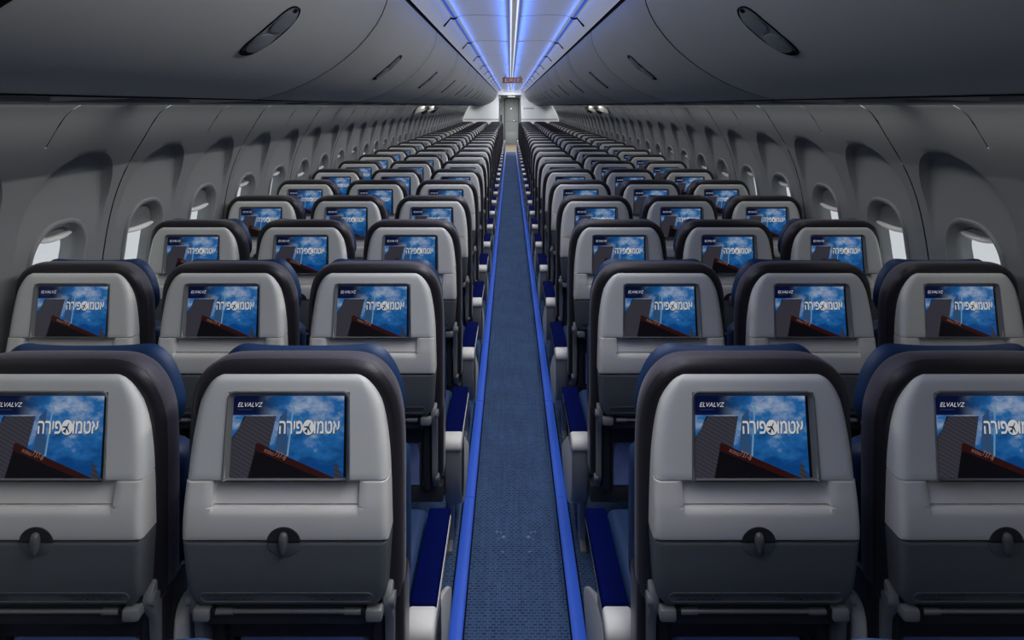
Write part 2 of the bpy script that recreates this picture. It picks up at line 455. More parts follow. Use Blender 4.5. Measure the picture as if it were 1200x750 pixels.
def shade_mesh(s, zb):
    mb = MB(); pts = []
    for a, r in zip(angs, R_OPEN):
        y, z = math.cos(a) * (r + .004), ZC + math.sin(a) * (r + .004)
        if z > zb: pts.append((y, z))
    yl = max(p[0] for p in pts)
    pts = sorted(pts, key=lambda p: math.atan2(p[1] - zb + .001, p[0]))
    ye = [y for y, z in pts]
    full = [(max(ye), zb)] + pts + [(min(ye), zb)]
    A = [(s * (WX(z) + .035), y, z) for y, z in full]; B = [(s * (WX(z) + .040), y, z) for y, z in full]
    mb.loft([A, B], 'shade')
    me = mb.mesh('window_shade')
    m2 = MB(); w = max(ye) - .002
    x = s * (WX(zb) + .030)
    pr = [(x + s*.006, zb + .012), (x - s*.004, zb + .010), (x - s*.012, zb + .001), (x - s*.012, zb - .006), (x - s*.004, zb - .010), (x + s*.008, zb - .008)]
    loops = []
    for t in (-1, -.9, -.6, -.25, 0, .25, .6, .9, 1):
        sc = 1 - .55 * abs(t) ** 4
        cx = sum(p[0] for p in pr) / 6; cz = sum(p[1] for p in pr) / 6
        loops.append([(cx + (px - cx) * sc, t * w, cz + (pz - cz) * sc - .010 * (1 - t*t)) for px, pz in pr])
    m2.loft(loops, 'shadelip')
    return me, m2.mesh('shade_handle')
ZSHADE = (1.172, 1.104, 1.104, 1.165)
wn = 0
for s in (-1, 1):
    rm, pm = ring_mesh(s), pane_mesh(s); shm = {z: shade_mesh(s, z) for z in set(ZSHADE)}
    for k in range(-8, NWIN):
        y = WIN0 + k * WIN_P; wn += 1
        w = link('window_%d' % wn, rm, None, (0, y, 0)); tag(w, kind='structure')
        link('window_pane', pm, w)
        if y > 0.5:
            a, b = shm[ZSHADE[k % 4]]
            sh = link('window_shade', a, w); link('shade_handle', b, sh)
        else:
            sh = link('window_shade', shm[1.104][0], w)

# end walls, bulkheads
def section(z0, z1, xin, s, n=26):
    """half cabin section: from an inner edge xin out to the sidewall"""
    zs = [z0 + (z1 - z0) * i / n for i in range(n + 1)]
    return zs
def bulkhead(name, s, xin, y, zin_top):
    mb = MB()
    pts = [(s * xin, 0)] + [(s * (WX(z) - .002), z) for z in [i * 1.655 / 30 for i in range(31)]] + [(s * 1.42, 2.24), (s * xin, 2.24)]
    mb.prism(pts, y, y + .05, 'y', 'bulk')
    # trim rail across the partition
    mb.box(min(s*xin, s*1.68), max(s*xin, s*1.68), y - .008, y, 1.158, 1.185, 'doorframe', .002)
    if s > 0:   # row of small dark marks on the partition
        x = .46
        for wdt in (.05, .03, .06, .04, .05, .03):
            mb.box(x, x + wdt, y - .004, y, 1.545, 1.585, 'ink'); x += wdt + .022
    return struct(name, mb)
bulkhead('wall_front_left', -1, .44, Y_BULK, 2.2); bulkhead('wall_front_right', 1, .378, Y_BULK, 2.2)
mb = MB(); mb.box(-.44, .378, Y_BULK, Y_BULK + .05, 2.06, 2.24, 'cove'); struct('wall_front_header', mb)
mb = MB(); mb.box(-1.8, 1.8, Y_BACK - .05, Y_BACK, -.05, 2.4, 'bulk'); struct('wall_back', mb)
# passage to the flight deck
mb = MB(); mb.box(-.50, -.44, Y_BULK + .06, Y_DOOR, 0, 2.12, 'door'); struct('wall_passage_left', mb)
mb = MB(); mb.box(.40, .46, Y_BULK + .06, Y_DOOR, 0, 2.12, 'doorframe'); struct('wall_passage_right', mb)
mb = MB(); mb.box(-.5, .46, Y_BULK + .05, Y_DOOR + .3, 2.12, 2.16, 'ceil'); struct('ceiling_passage', mb)
mb = MB()
mb.box(-.44, -.295, Y_DOOR, Y_DOOR + .08, 0, 2.12, 'door'); mb.box(.365, .40, Y_DOOR, Y_DOOR + .08, 0, 2.12, 'door')
mb.box(-.295, .365, Y_DOOR, Y_DOOR + .08, 2.0, 2.12, 'door'); struct('wall_front', mb)
mb = MB(); mb.box(-.25, .32, Y_DOOR + .01, Y_DOOR + .05, .01, 1.96, 'door', .006)
mb.box(-.25, .32, Y_DOOR + .0, Y_DOOR + .012, .97, .985, 'doorframe'); mb.box(-.2, .27, Y_DOOR + .002, Y_DOOR + .012, .1, .5, 'door', .004)
d = struct('door_1', mb)
mb = MB(); mb.box(-.295, -.25, Y_DOOR - .03, Y_DOOR + .03, 0, 2.0, 'doorframe', .006); mb.box(.32, .365, Y_DOOR - .03, Y_DOOR + .03, 0, 2.0, 'doorframe', .006)
mb.box(-.295, .365, Y_DOOR - .03, Y_DOOR + .03, 1.96, 2.0, 'doorframe', .006); part('door_frame', mb, d)
mb = MB(); mb.tube([(.0, Y_DOOR - .015, 1.55), (.0, Y_DOOR + .01, 1.55)], .03, 'steel', 14); part('peephole', mb, d)
mb = MB(); mb.box(.10, .22, Y_DOOR - .05, Y_DOOR - .035, .98, 1.01, 'steel', .005); mb.box(.20, .22, Y_DOOR - .04, Y_DOOR + .012, .98, 1.01, 'steel', .004); part('door_handle', mb, d)
o = thing('lit_sign', (.03, Y_DOOR - .04, 2.03), 'small glowing white sign above the grey flight deck door', 'sign')
mb = MB(); mb.box(-.19, .19, -.02, .03, .0, .075, 'doorframe', .006); part('housing', mb, o)
mb = MB(); mb.box(-.17, .17, -.026, -.019, .010, .065, 'signwhite', .003); part('lit_face', mb, o)
o = thing('jump_seat', (-.44, 23.4, 0), 'folded attendant jump seat with black cushion beside the flight deck door', 'seat')
mb = MB(); mb.box(0.002, .05, 0, .5, 0, 1.95, 'frame', .012); part('housing', mb, o)
mb = MB(); mb.box(.05, .10, .03, .47, 1.0, 1.32, 'black', .02); part('seat_cushion', mb, o)
mb = MB(); mb.box(.05, .075, .05, .45, 1.5, 1.62, 'frame', .01); mb.box(.05, .08, .05, .45, 1.76, 1.92, 'black', .012); part('headrest', mb, o)

# ceiling ---------------------------------------------------------------
def seams(y0, y1, L=BIN_L, first=SEAM0):
    y = first
    while y > y0: y -= L
    out = []
    while y < y1:
        out.append((max(y, y0), min(y + L, y1))); y += L
    return [(a, b) for a, b in out if b - a > .05]
CEILP = [(0.0, 2.213), (.04, 2.2135), (.12, 2.219), (.22, 2.223), (.30, 2.220), (.347, 2.212)]
mb = MB()
for (a, b) in seams(Y_BACK, Y_BULK):
    for s in (-1, 1):
        pts = [(s * x, z) for x, z in CEILP] + [(s * .347, 2.235), (0, 2.235)]
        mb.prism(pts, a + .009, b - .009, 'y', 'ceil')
        mb.prism([(s * x, z + .001) for x, z in CEILP] + [(s * .347, 2.235), (0, 2.235)], b - .009, min(b + .009, Y_BULK), 'y', 'seal')
        # cove panel between the LED strip and the bins
        pts = [(s*.392, 2.203), (s*.42, 2.172), (s*.45, 2.146), (s*.468, 2.132), (s*.474, 2.150), (s*.43, 2.19), (s*.40, 2.225)]
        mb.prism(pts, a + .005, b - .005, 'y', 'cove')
mb.box(-1.5, 1.5, Y_BACK, Y_BULK, 2.24, 2.29, 'seal')
struct('ceiling', mb, 30)
# LED strips
LEDB = (Y_BACK + .01, Y_BULK - .02)
for s, nm in ((-1, 'left'), (1, 'right')):
    o = thing('ceiling_light_strip', (0, 0, 0), 'blue lit strip running along the %s edge of the ceiling panels' % nm, 'light strip', 'blue edge strips of the ceiling')
    mb = MB(); mb.prism([(s*.359, 2.214), (s*.361, 2.2035), (s*.374, 2.2010), (s*.377, 2.214)], LEDB[0], LEDB[1], 'y', 'led'); part('light_strip', mb, o)
    mb = MB(); mb.prism([(s*.348, 2.222), (s*.349, 2.212), (s*.358, 2.2065), (s*.378, 2.2035), (s*.391, 2.206), (s*.391, 2.222)], LEDB[0], LEDB[1], 'y', 'cove'); part('channel', mb, o)
    mb = MB()
    for (a, b) in seams(Y_BACK, Y_BULK):
        if b < Y_BULK - .1: mb.prism([(s*.352, 2.203), (s*.375, 2.194), (s*.392, 2.198), (s*.43, 2.150), (s*.436, 2.152), (s*.396, 2.215), (s*.352, 2.21)], b - .014, b + .014, 'y', 'seal')
    part('seam_clips', mb, o)
o = thing('ceiling_light_channel', (0, 0, 0), 'double white and blue light line along the middle of the ceiling', 'light strip')
mb = MB(); mb.prism([(-.034, 2.22), (-.032, 2.192), (-.012, 2.187), (.012, 2.187), (.032, 2.192), (.034, 2.22)], LEDB[0], LEDB[1], 'y', 'cove'); part('housing', mb, o)
for s in (-1, 1):
    mb = MB(); mb.box(min(s*.0145, s*.021), max(s*.0145, s*.021), LEDB[0], LEDB[1], 2.183, 2.192, 'ledwhite'); tag(part('light_line', mb, o), 'white light line')
    mb = MB(); mb.box(min(s*.029, s*.036), max(s*.029, s*.036), LEDB[0], LEDB[1], 2.188, 2.208, 'led'); tag(part('light_strip', mb, o), 'blue light strip')
# exit sign
o = thing('exit_sign', (.02, 11.6, 2.08), 'small exit sign hanging across the aisle from the ceiling', 'sign')
mb = MB(); mb.box(-.19, .19, -.03, .03, 0, .105, 'signbody', .008); mb.box(-.15, -.13, -.01, .01, .10, .135, 'signbody'); mb.box(.13, .15, -.01, .01, .10, .135, 'signbody'); part('housing', mb, o)
V, F = text_geo('EXIT', 1); mb = MB(); mb.add([(-.14 + .28 * u, -.0315, .022 + .06 * v) for u, v in V], F, 'signred'); part('letters', mb, o)

# overhead bins -----------------------------------------------------------
BINP = [(.478, 2.118), (.480, 2.085), (.487, 2.045), (.503, 2.003), (.526, 1.962), (.560, 1.917), (.600, 1.873), (.645, 1.834), (.69, 1.800), (.745, 1.766), (.80, 1.738), (.86, 1.714), (.92, 1.695), (.975, 1.682)]
BINTAB = [(x, z) for x, z in BINP]
def bin_body(s, a, b):
    """door skin: the curved face with rounded ends"""
    mb = MB(); face = BINP
    loops = []
    L = b - a
    for (y, off) in ((a, .010), (a + .002, .004), (a + .009, 0), (a + L*.25, 0), (a + L*.5, 0), (a + L*.75, 0), (b - .009, 0), (b - .002, .004), (b, .012)):
        lp = []
        for i, (x, z) in enumerate(face):
            p, q = face[max(i-1, 0)], face[min(i+1, len(face)-1)]
            t = Vector((q[0]-p[0], q[1]-p[1])).normalized(); nx, nz = -t.y, t.x      # points up/outboard, into the bin
            lp.append((s * (x + nx * off), y, z + nz * off))
        for x, z in ((.985, 1.70), (.95, 1.72), (.80, 1.80), (.62, 1.93), (.53, 2.06), (.50, 2.12)): lp.append((s * x, y, z))
        loops.append(lp)
    mb.loft(loops, 'bin'); return mb
def bin_case(s, a, b):
    mb = MB()
    pts = [(.99, 1.70), (1.30, 1.70), (1.46, 1.74), (1.40, 1.95), (1.2, 2.1), (.53, 2.16), (.515, 2.13), (.545, 2.06), (.635, 1.94), (.81, 1.812), (.96, 1.735)]
    mb.prism([(s*x, z) for x, z in pts], a + .012, b - .012, 'y', 'bin'); return mb
def latch_mb(s, yc):
    """long recessed grip running up the curved bin face"""
    def at(x):
        for i in range(len(BINP) - 1):
            if BINP[i][0] <= x <= BINP[i+1][0]: break
        z = interp(BINTAB, x); e = .004
        z2 = interp(BINTAB, x + e); t = Vector((e, z2 - z)).normalized()
        return Vector((x, z)), Vector((t.y, -t.x))            # normal down/inboard
    # parametrize along arc length
    xs = [.56 + .15 * i / 60 for i in range(61)]
    pts = [at(x) for x in xs]; s_ = [0]
    for i in range(60): s_.append(s_[-1] + (pts[i+1][0] - pts[i][0]).length)
    T = s_[-1]
    def on(u, off):
        t = max(0, min(1, u)) * T
        i = max(k for k in range(61) if s_[k] <= t + 1e-9); i = min(i, 59)
        f = (t - s_[i]) / (s_[i+1] - s_[i]); p = pts[i][0].lerp(pts[i+1][0], f); n = pts[i][1]
        return p + n * off
    def pill(c, hl, hw, off, n=28):
        out = []
        for k in range(n):
            a = 2 * PI * k / n; u = math.cos(a); w = math.sin(a)
            su = math.copysign(abs(u) ** .75, u); sw = math.copysign(abs(w) ** .75, w)
            p = on(c + hl * su / T, off); out.append((s * p.x, yc + hw * sw, p.y))
        return out
    return pill
def make_bin(s, a, b, label):
    o = thing('overhead_bin', (0, 0, 0), label, 'overhead bin', 'overhead bins')
    dr = part('door', bin_body(s, a + .0055, b - .0055), o, 40)
    for e0, e1 in ((a + .0004, a + .0065), (b - .0065, b - .0004)):
        mb = MB(); mb.prism([(s * (x + .0012), z + .0012) for x, z in BINP] + [(s * 1.0, 1.70), (s * .56, 2.05)], e0, e1, 'y', 'seal'); part('end_seal', mb, o)
    part('bin_case', bin_case(s, a, b), o)
    pill = latch_mb(s, (a + b) / 2 + .0); T = .18
    mb = MB(); mb.loft([pill(.5, .094, .060, -.002), pill(.5, .094, .060, .002), pill(.5, .091, .057, .003), pill(.5, .090, .056, -.0005)], 'seal', False, True)
    lt = part('latch_surround', mb, dr)
    mb = MB(); mb.loft([pill(.5, .0885, .0545, -.004), pill(.5, .0885, .0545, .0012), pill(.5, .084, .050, .0020)], 'binlatch'); mb.loft([pill(.70, .036, .046, .001), pill(.70, .036, .046, .005), pill(.70, .030, .038, .0075)], 'binlatch')
    mb.loft([pill(.30, .036, .046, .001), pill(.30, .036, .046, .004), pill(.30, .030, .038, .0055)], 'binlatch')
    mb.loft([pill(.905, .006, .028, .001), pill(.905, .006, .028, .0045)], 'seal'); mb.loft([pill(.09, .006, .010, .001), pill(.09, .006, .010, .0045)], 'seal')
    part('latch', mb, dr)
    mb = MB(); mb.prism([(s*.4765, 2.128), (s*.4755, 2.119), (s*.484, 2.1185), (s*.5, 2.1215), (s*.5, 2.13)], a + .003, b - .003, 'y', 'seal'); part('top_shadow_strip', mb, o)  # black strip stands in for the shadow line above the bin
    return o
ORD = ['', 'first', 'second', 'third', 'fourth', 'fifth', 'sixth', 'seventh', 'eighth', 'ninth', 'tenth', 'eleventh', 'twelfth', 'thirteenth', 'fourteenth', 'fifteenth', 'sixteenth', 'seventeenth', 'eighteenth', 'nineteenth', 'twentieth', 'twenty-first', 'twenty-second', 'twenty-third', 'twenty-fourth', 'twenty-fifth', 'twenty-sixth', 'twenty-seventh']
for s, nm in ((-1, 'left'), (1, 'right')):
    n = 0
    for (a, b) in seams(-.7, Y_BULK - .02):
        n += 1
        if n == 1: lab = 'grey overhead bin on the %s, cut off by the top corner of the picture' % nm
        elif n == 2: lab = 'largest grey overhead bin on the %s, with a clear oval latch' % nm
        elif Y_BULK - b < .2: lab = 'last grey overhead bin on the %s, against the white partition' % nm
        else: lab = 'grey curved overhead bin on the %s, %s along from the camera' % (nm, ORD[n])
        make_bin(s, a, b, lab)
    # the service panel strip under the bins and the dark line along them
    mb = MB()
    mb.prism([(s*.968, 1.6815), (s*.99, 1.6795), (s*1.0, 1.684), (s*.985, 1.697)], -.7, Y_BULK - .02, 'y', 'seal')
    pts = [(s*.995, 1.683), (s*1.2, 1.676), (s*1.38, 1.669), (s*1.445, 1.6625), (s*1.47, 1.69), (s*1.0, 1.697)]
    for (a, b) in seams(-.7, Y_BULK - .02): mb.prism(pts, a + .002, b - .002, 'y', 'wall')
    for (a, b) in seams(-.7, Y_BULK - .02):
        for yy in (a + .45, a + 1.08):
            mb.box(min(s*1.08, s*1.36), max(s*1.08, s*1.36), yy - .16, yy + .16, 1.668, 1.69, 'wall', .006)
            mb.box(min(s*1.12, s*1.32), max(s*1.12, s*1.32), yy - .1, yy + .1, 1.667, 1.68, 'binlatch', .004)
    struct('trim_%d' % (3 if s < 0 else 4), mb)
    # rear filler where the cabin goes on behind the camera
    mb = MB(); mb.prism([(s*x, z) for x, z in BINP] + [(s*1.45, 1.69), (s*1.45, 2.0), (s*.5, 2.2)], Y_BACK, -.71, 'y', 'bin'); struct('trim_%d' % (5 if s < 0 else 6), mb)

# over-wing exit handles high on the side walls
for s, nm in ((-1, 'left'), (1, 'right')):
    for k, y in enumerate((9.9, 11.1)):
        o = thing('hatch_release', (s * 1.43, y, 1.60), '%s white exit handle housing high on the %s wall' % (('nearer', 'farther')[k], nm), 'emergency release', 'emergency releases over the wings')
        mb = MB(); mb.prism([(0, .055), (s*-.09, .05), (s*-.13, .02), (s*-.10, -.01), (s*.09, -.07), (s*.05, .03)], -.13, .13, 'y', 'cap', .006); part('housing', mb, o)
        mb = MB(); mb.prism([(s*-.095, -.012), (s*-.02, -.036), (s*-.02, -.075), (s*-.08, -.05)], -.10, .10, 'y', 'darkframe', .004); part('handle', mb, o)

# ================================================================== SEATS
def W_back(z):     # half width of the grey back shell at height z
    return interp([(.62, .186), (.632, .197), (.66, .203), (.72, .207), (.776, .210), (.83, .209), (.92, .206), (.98, .200), (1.04, .190), (1.074, .175), (1.090, .163), (1.099, .149), (1.104, .132)], z)
def Y_face(z):     # depth of the rear face on the centre line
    return interp([(.60, .022), (.63, .010), (.70, -.006), (.776, -.012), (.80, -.013), (.84, -.010), (.893, .0), (1.0, .012), (1.09, .022), (1.113, .030)], z)
def hf(zl, xs, yfn, wfn, yback, bev, m, mb=None, top_bev=None, bot_bev=None):
    """a rear-facing curved panel with a rounded border and sides running forward to yback"""
    mb = mb or MB(); top_bev = bev if top_bev is None else top_bev; bot_bev = bev if bot_bev is None else bot_bev
    def drop(d, r): return 0 if r <= 0 or d >= r else r - math.sqrt(max(0, r*r - (r-d)**2))
    rows = []
    for z in zl:
        w = wfn(z); row = []
        for t in xs:
            # t is either ('a', x) absolute or a fraction beyond the flat core
            x = t if abs(t) <= .15 else t
            lim = w
            core = min(.15, w * .9)
            if abs(t) <= 1: x = t * core
            else: x = math.copysign(core + (abs(t) - 1) * (w - core), t)
            y = yfn(x, z)
            y += max(drop(w - abs(x), bev), drop(zl[0] - z if zl[0] > z else 0, top_bev), drop(z - zl[-1] if z > zl[-1] else 0, bot_bev))
            row.append((x, y, z))
        rows.append(row)
    nx = len(xs); V = [p for r in rows for p in r]; F = []
    for i in range(len(zl) - 1):
        for j in range(nx - 1):
            a = i * nx + j; F.append((a, a + nx, a + nx + 1, a + 1))
    # border
    per = [(0, j) for j in range(nx)] + [(i, nx - 1) for i in range(1, len(zl))] + [(len(zl) - 1, j) for j in range(nx - 2, -1, -1)] + [(i, 0) for i in range(len(zl) - 2, 0, -1)]
    base = len(V)
    for (i, j) in per: V.append((rows[i][j][0], yback, rows[i][j][2]))
    n = len(per)
    for k in range(n):
        a = per[k][0] * nx + per[k][1]; b_ = per[(k+1) % n][0] * nx + per[(k+1) % n][1]
        F.append((a, b_, base + (k+1) % n, base + k))
    F.append(tuple(range(base, base + n)))
    mb.add(V, F, m); return mb
def xs_for(breaks):
    """fractions: |t|<=1 maps to the core (0.15 m), 1..2 to the shoulder"""
    s = set()
    for i in range(-8, 9): s.add(round(i / 8, 4))
    for b_ in breaks:
        for e in (-.0016, .0016): s.add(round((b_ + e) / .15, 4)); s.add(round(-(b_ + e) / .15, 4))
    for q in (1.15, 1.35, 1.55, 1.7, 1.8, 1.88, 1.94, 1.975, 2.0): s.add(q); s.add(-q)
    return sorted(s)
def zrange(a, b, n): return [a + (b - a) * i / (n - 1) for i in range(n)]

def seat_meshes():
    D = {}
    # --- upper shell with a well for the screen
    def sc_hw(z): return .1300 - .003 * (z - .893) / .184
    zl = [1.104, 1.1028, 1.1008, 1.098, 1.093, 1.087, 1.080, 1.073, 1.0670, 1.0640, 1.06, 1.045, 1.03, 1.01, .99, .97, .95, .93, .91, .9, .8950]
    def y_up(x, z):
        y = Y_face(z)
        if abs(x) < .1245 and z < 1.0655: y += .014
        return y
    D['back_shell'] = hf(zl, xs_for([.1245]), y_up, W_back, .075, .020, 'shell', top_bev=.016, bot_bev=.0015).mesh('back_shell', 40)
    # --- ledge with shallow magazine recess
    zl = [.8925, .8915, .889, .884, .876, .868, .861, .855, .850, .8470, .8466, .8445, .8435, .8425, .841, .839, .836, .832, .826, .818, .81, .80, .792, .786, .782, .7795]
    def y_ld(x, z):
        y = Y_face(z)
        if z > .83:                                               # recess with a sharp-edged floor, rounded lip in front of it
            k = smooth((abs(x) - .1475) / .0035)
            if .8442 <= z <= .8468: rec = .030
            elif z >= .8440: rec = .010 + .020 * (z - .844) / .049
            elif z >= .8425: rec = .006 + .004 * (z - .8425) / .0015
            else: rec = .006 * ((z - .83) / .0125) ** 2
            y += rec * (1 - k)
        return y
    D['magazine_ledge'] = hf(zl, xs_for([.1475]), y_ld, W_back, .075, .014, 'ledge', top_bev=.002, bot_bev=.005).mesh('magazine_ledge', 38)
    # --- tray table
    zl = [.7755, .7745, .772, .768, .762, .75, .735, .72, .70, .68, .66, .648, .64, .635, .631, .629]
    wt = lambda z: W_back(z) - .0005 - (.012 * smooth((.655 - z) / .026))
    D['tray_table'] = hf(zl, xs_for([]), lambda x, z: Y_face(z) + .001, wt, .075, .014, 'tray', top_bev=.004, bot_bev=.010).mesh('tray_table', 38)
    # --- gap liner between the three panels
    mb = MB(); mb.box(-.198, .198, .044, .074, .64, .90, 'black'); D['gap_liner'] = mb.mesh('gap_liner')
    # --- bezel
    def rr(hw_t, hw_b, z0, z1, r, n=6):
        p = []
        for (cx, cz, a0, top) in ((1, 1, 0, 1), (-1, 1, 90, 1), (-1, -1, 180, 0), (1, -1, 270, 0)):
            q = r if top else r * .25
            for k in range(n + 1):
                a = math.radians(a0 + 90 * k / n)
                z = (z1 - q if top else z0 + q) + q * math.sin(a)
                hw = hw_b + (hw_t - hw_b) * (z - z0) / (z1 - z0)
                p.append((cx * (hw - q) + q * math.cos(a), z))
        return p
    mb = MB()
    z0_ = .8942
    outs = [(rr(.1262, .1312, z0_, 1.0700, .015), .0015), (rr(.1260, .1310, z0_, 1.0698, .015), -.0022), (rr(.1242, .1290, z0_, 1.0680, .0135), -.0028), (rr(.1195, .1235, z0_, 1.0600, .010), .0055), (rr(.1178, .1205, z0_, 1.0565, .007), .0075), (rr(.1178, .1205, z0_, 1.0565, .007), .013)]
    mb.loft([[(x, Y_face(z) + d, z) for x, z in pts] for pts, d in outs], 'bezel', False, False)
    D['screen_bezel'] = mb.mesh('screen_bezel', 45)
    # --- the display and its picture
    mb = MB(); mb.recalc = False
    Zb, Zt = .8945, 1.0565
    def uv(u, v, lay=0):
        hw = .1210 - .0025 * v
        x = -hw + u * 2 * hw * .972; z = Zb + v * (Zt - Zb)
        return (x, Y_face(z) + .0105 - lay * .0004, z)
    def poly(pts, m, lay):
        # split tall polygons a little so they follow the slightly bent panel
        mb.add([uv(u, v, lay) for u, v in pts], [tuple(range(len(pts)))], m)
    # backing (black gap at the right edge)
    hw0, hw1 = .1215, .1187
    mb.add([(-hw0, Y_face(Zb) + .0115, Zb), (hw0, Y_face(Zb) + .0115, Zb), (hw1, Y_face(Zt) + .0115, Zt), (-hw1, Y_face(Zt) + .0115, Zt)], [(0, 1, 2, 3)], 'bezelgap')
    n = 6; V = []; F = []
    for i in range(n + 1): V += [uv(0, i / n), uv(1, i / n)]
    for i in range(n): F.append((2*i, 2*i+1, 2*i+3, 2*i+2))
    mb.add(V, F, 's_sky')
    def quadcol(L, R, m, lay):
        V = []; F = []
        for (a, b_) in zip(L, R): V += [uv(*a, lay), uv(*b_, lay)]
        for i in range(len(L) - 1): F.append((2*i, 2*i+1, 2*i+3, 2*i+2))
        mb.add(V, F, m)
    def colfill(l0, l1, r0, r1, m, lay, k=5):
        quadcol([(l0[0] + (l1[0]-l0[0])*i/k, l0[1] + (l1[1]-l0[1])*i/k) for i in range(k+1)], [(r0[0] + (r1[0]-r0[0])*i/k, r0[1] + (r1[1]-r0[1])*i/k) for i in range(k+1)], m, lay)
    colfill((.385, .25), (.425, .74), (.50, .25), (.485, .82), 's_slim', 1)
    colfill((.495, .26), (.535, .85), (.512, .26), (.548, .85), 's_glow', 2)
    V = [uv(.542 + .018*math.cos(a*PI/6), .83 + .045*math.sin(a*PI/6), 2.5) for a in range(12)]; mb.add(V, [tuple(range(12))], 's_glow')
    colfill((.0, .0), (.0, .47), (.29, .0), (.352, .47), 's_tower', 1)
    colfill((.0, .45), (.118, .745), (.349, .45), (.392, .745), 's_tower', 1.5)
    colfill((.0, .44), (.105, .745), (.0, .47), (.120, .745), 's_tail', 2)
    colfill((.915, .0), (.925, .16), (.985, .0), (.935, .2), 's_tower', 1)
    # dark tail shape with its red edge
    colfill((.165, 0), (.228, .40), (.90, 0), (.24, .42), 's_tail', 3, 6)
    colfill((.215, .33), (.228, .42), (.80, 0), (.93, 0), 's_red', 4, 1)
    mb.add([uv(.213, .335, 4), uv(.80, .0, 4), uv(.93, .0, 4), uv(.232, .42, 4), uv(.222, .41, 4)], [(0, 1, 2, 3, 4)], 's_red')
    # lettering
    def put(body, size_box, m, lay, rot=0.0, slant=0.0):
        u0, v0, w, h = size_box; T, FF = text_geo(body, 1)
        out = []
        for a, b_ in T:
            x, y = a * w + slant * b_ * h * .72, b_ * h
            # rotation in square space (the display is 1.38 times wider than high)
            X, Yv = x * 1.38, y
            out.append(uv(u0 + (X * math.cos(rot) - Yv * math.sin(rot)) / 1.38, v0 + X * math.sin(rot) + Yv * math.cos(rot), lay))
        mb.add(out, FF, m)
    for dx, dy, m, lay in ((.007, -.014, 's_shadow', 5), (-.004, .006, 's_shadow', 5), (0, 0, 's_text', 6), (.005, 0, 's_text', 6.3), (.0025, .008, 's_text', 6.6)):
        put('\u05d4\u05e8\u05d9\u05e4', (.425 + dx, .535 + dy, .205, .150), m, lay)
        put('\u05d5\u05de\u05d8\u05d0', (.735 + dx, .535 + dy, .225, .150), m, lay)
        V = [uv(.683 + dx + .050*math.cos(2*PI*i/28), .61 + dy + .089*math.sin(2*PI*i/28), lay) for i in range(28)]; mb.add(V, [tuple(range(28))], m)
    # little aeroplane on the disc
    pl = [(0, 1), (.10, .7), (.10, .25), (.85, -.25), (.85, -.42), (.10, -.12), (.08, -.62), (.32, -.82), (.32, -.95), (0, -.85), (-.32, -.95), (-.32, -.82), (-.08, -.62), (-.10, -.12), (-.85, -.42), (-.85, -.25), (-.10, .25), (-.10, .7)]
    ca, sa = math.cos(-.55), math.sin(-.55)
    V = [uv(.683 + (x*ca - y*sa) * .044, .61 + (x*sa + y*ca) * .076, 7) for x, y in pl] + [uv(.683, .61, 7)]
    mb.add(V, [(i, (i+1) % 18, 18) for i in range(18)], 's_shadow')
    put('ELVALVZ', (.045, .862, .215, .055), 's_text', 5, 0, .25)
    for i_ in range(7): colfill((.047 + .019*i_, .824), (.047 + .019*i_, .834), (.060 + .019*i_, .824), (.060 + .019*i_, .834), 's_dim', 5, 1)
    put('BOEING', (.298, .318, .09, .040), 's_small', 6, -.43)
    put('737-8', (.388, .272, .105, .070), 's_small', 6, -.43)
    D['screen'] = mb.mesh('screen', 60)
    # --- latch
    mb = MB()
    n = 20; up = [(.034*math.cos(PI*i/n), .7793 + .0300*math.sin(PI*i/n)) for i in range(n+1)]
    pts = [(.034, .7793)] + up[1:-1] + [(-.034, .7793)]
    mb.loft([[(x, Y_face(z) + .006, z) for x, z in pts], [(x, Y_face(z) - .0010, z) for x, z in pts], [(x*.95, Y_face(z) - .0014, .7793 + (z-.7793)*.95) for x, z in pts], [(x*.90, Y_face(z) - .0008, .7793 + (z-.7793)*.89) for x, z in pts]], 'darkframe', False, True)
    lo = [(.034*math.cos(PI*i/n), .7755 - .0280*math.sin(PI*i/n)) for i in range(n+1)]
    mb.loft([[(x, Y_face(z) + .006, z) for x, z in lo], [(x, Y_face(z) - .0002, z) for x, z in lo], [(x*.93, Y_face(z) - .0012, .7755 + (z-.7755)*.93) for x, z in lo]], 'tray', False, True)
    D['latch_recess'] = mb.mesh('latch_recess', 30)
    mb = MB()
    tear = [(0, .7995), (.0055, .7975), (.0085, .791), (.0090, .783), (.0078, .773), (.0055, .763), (.0028, .755), (0, .752)]
    tp = tear + [(-x, z) for x, z in tear[-2:0:-1]]
    def sh(k, d): return [(x*k, Y_face(.78) + d, .777 + (z-.777)*k) for x, z in tp]
    mb.loft([sh(1, .004), sh(1, -.006), sh(.85, -.0095), sh(.45, -.0115)], 'latch'); D['tray_latch'] = mb.mesh('tray_latch', 45)
    # --- instruction placard: long shallow pill with writing at both ends
    mb = MB()
    def pillz(hl, hh, d):
        p = []
        for (c, a0) in ((1, -90), (-1, 90)):
            for k in range(9):
                a = math.radians(a0 + 180*k/8); z = .6535 + hh*math.sin(a); x = c*(hl-hh) + hh*math.cos(a)
                p.append((x, Y_face(z) + d, z))
        return p
    mb.loft([pillz(.178, .0125, .002), pillz(.178, .0125, -.0006), pillz(.1762, .0107, -.0007), pillz(.1745, .009, .0004)], 'placard', False, True)
    def line(body, x0, x1, z0, z1):
        T, FF = text_geo(body, 1); mb.add([(x0 + (x1-x0)*a, Y_face(z0 + (z1-z0)*b_) - .0003, z0 + (z1-z0)*b_) for a, b_ in T], FF, 'ink')
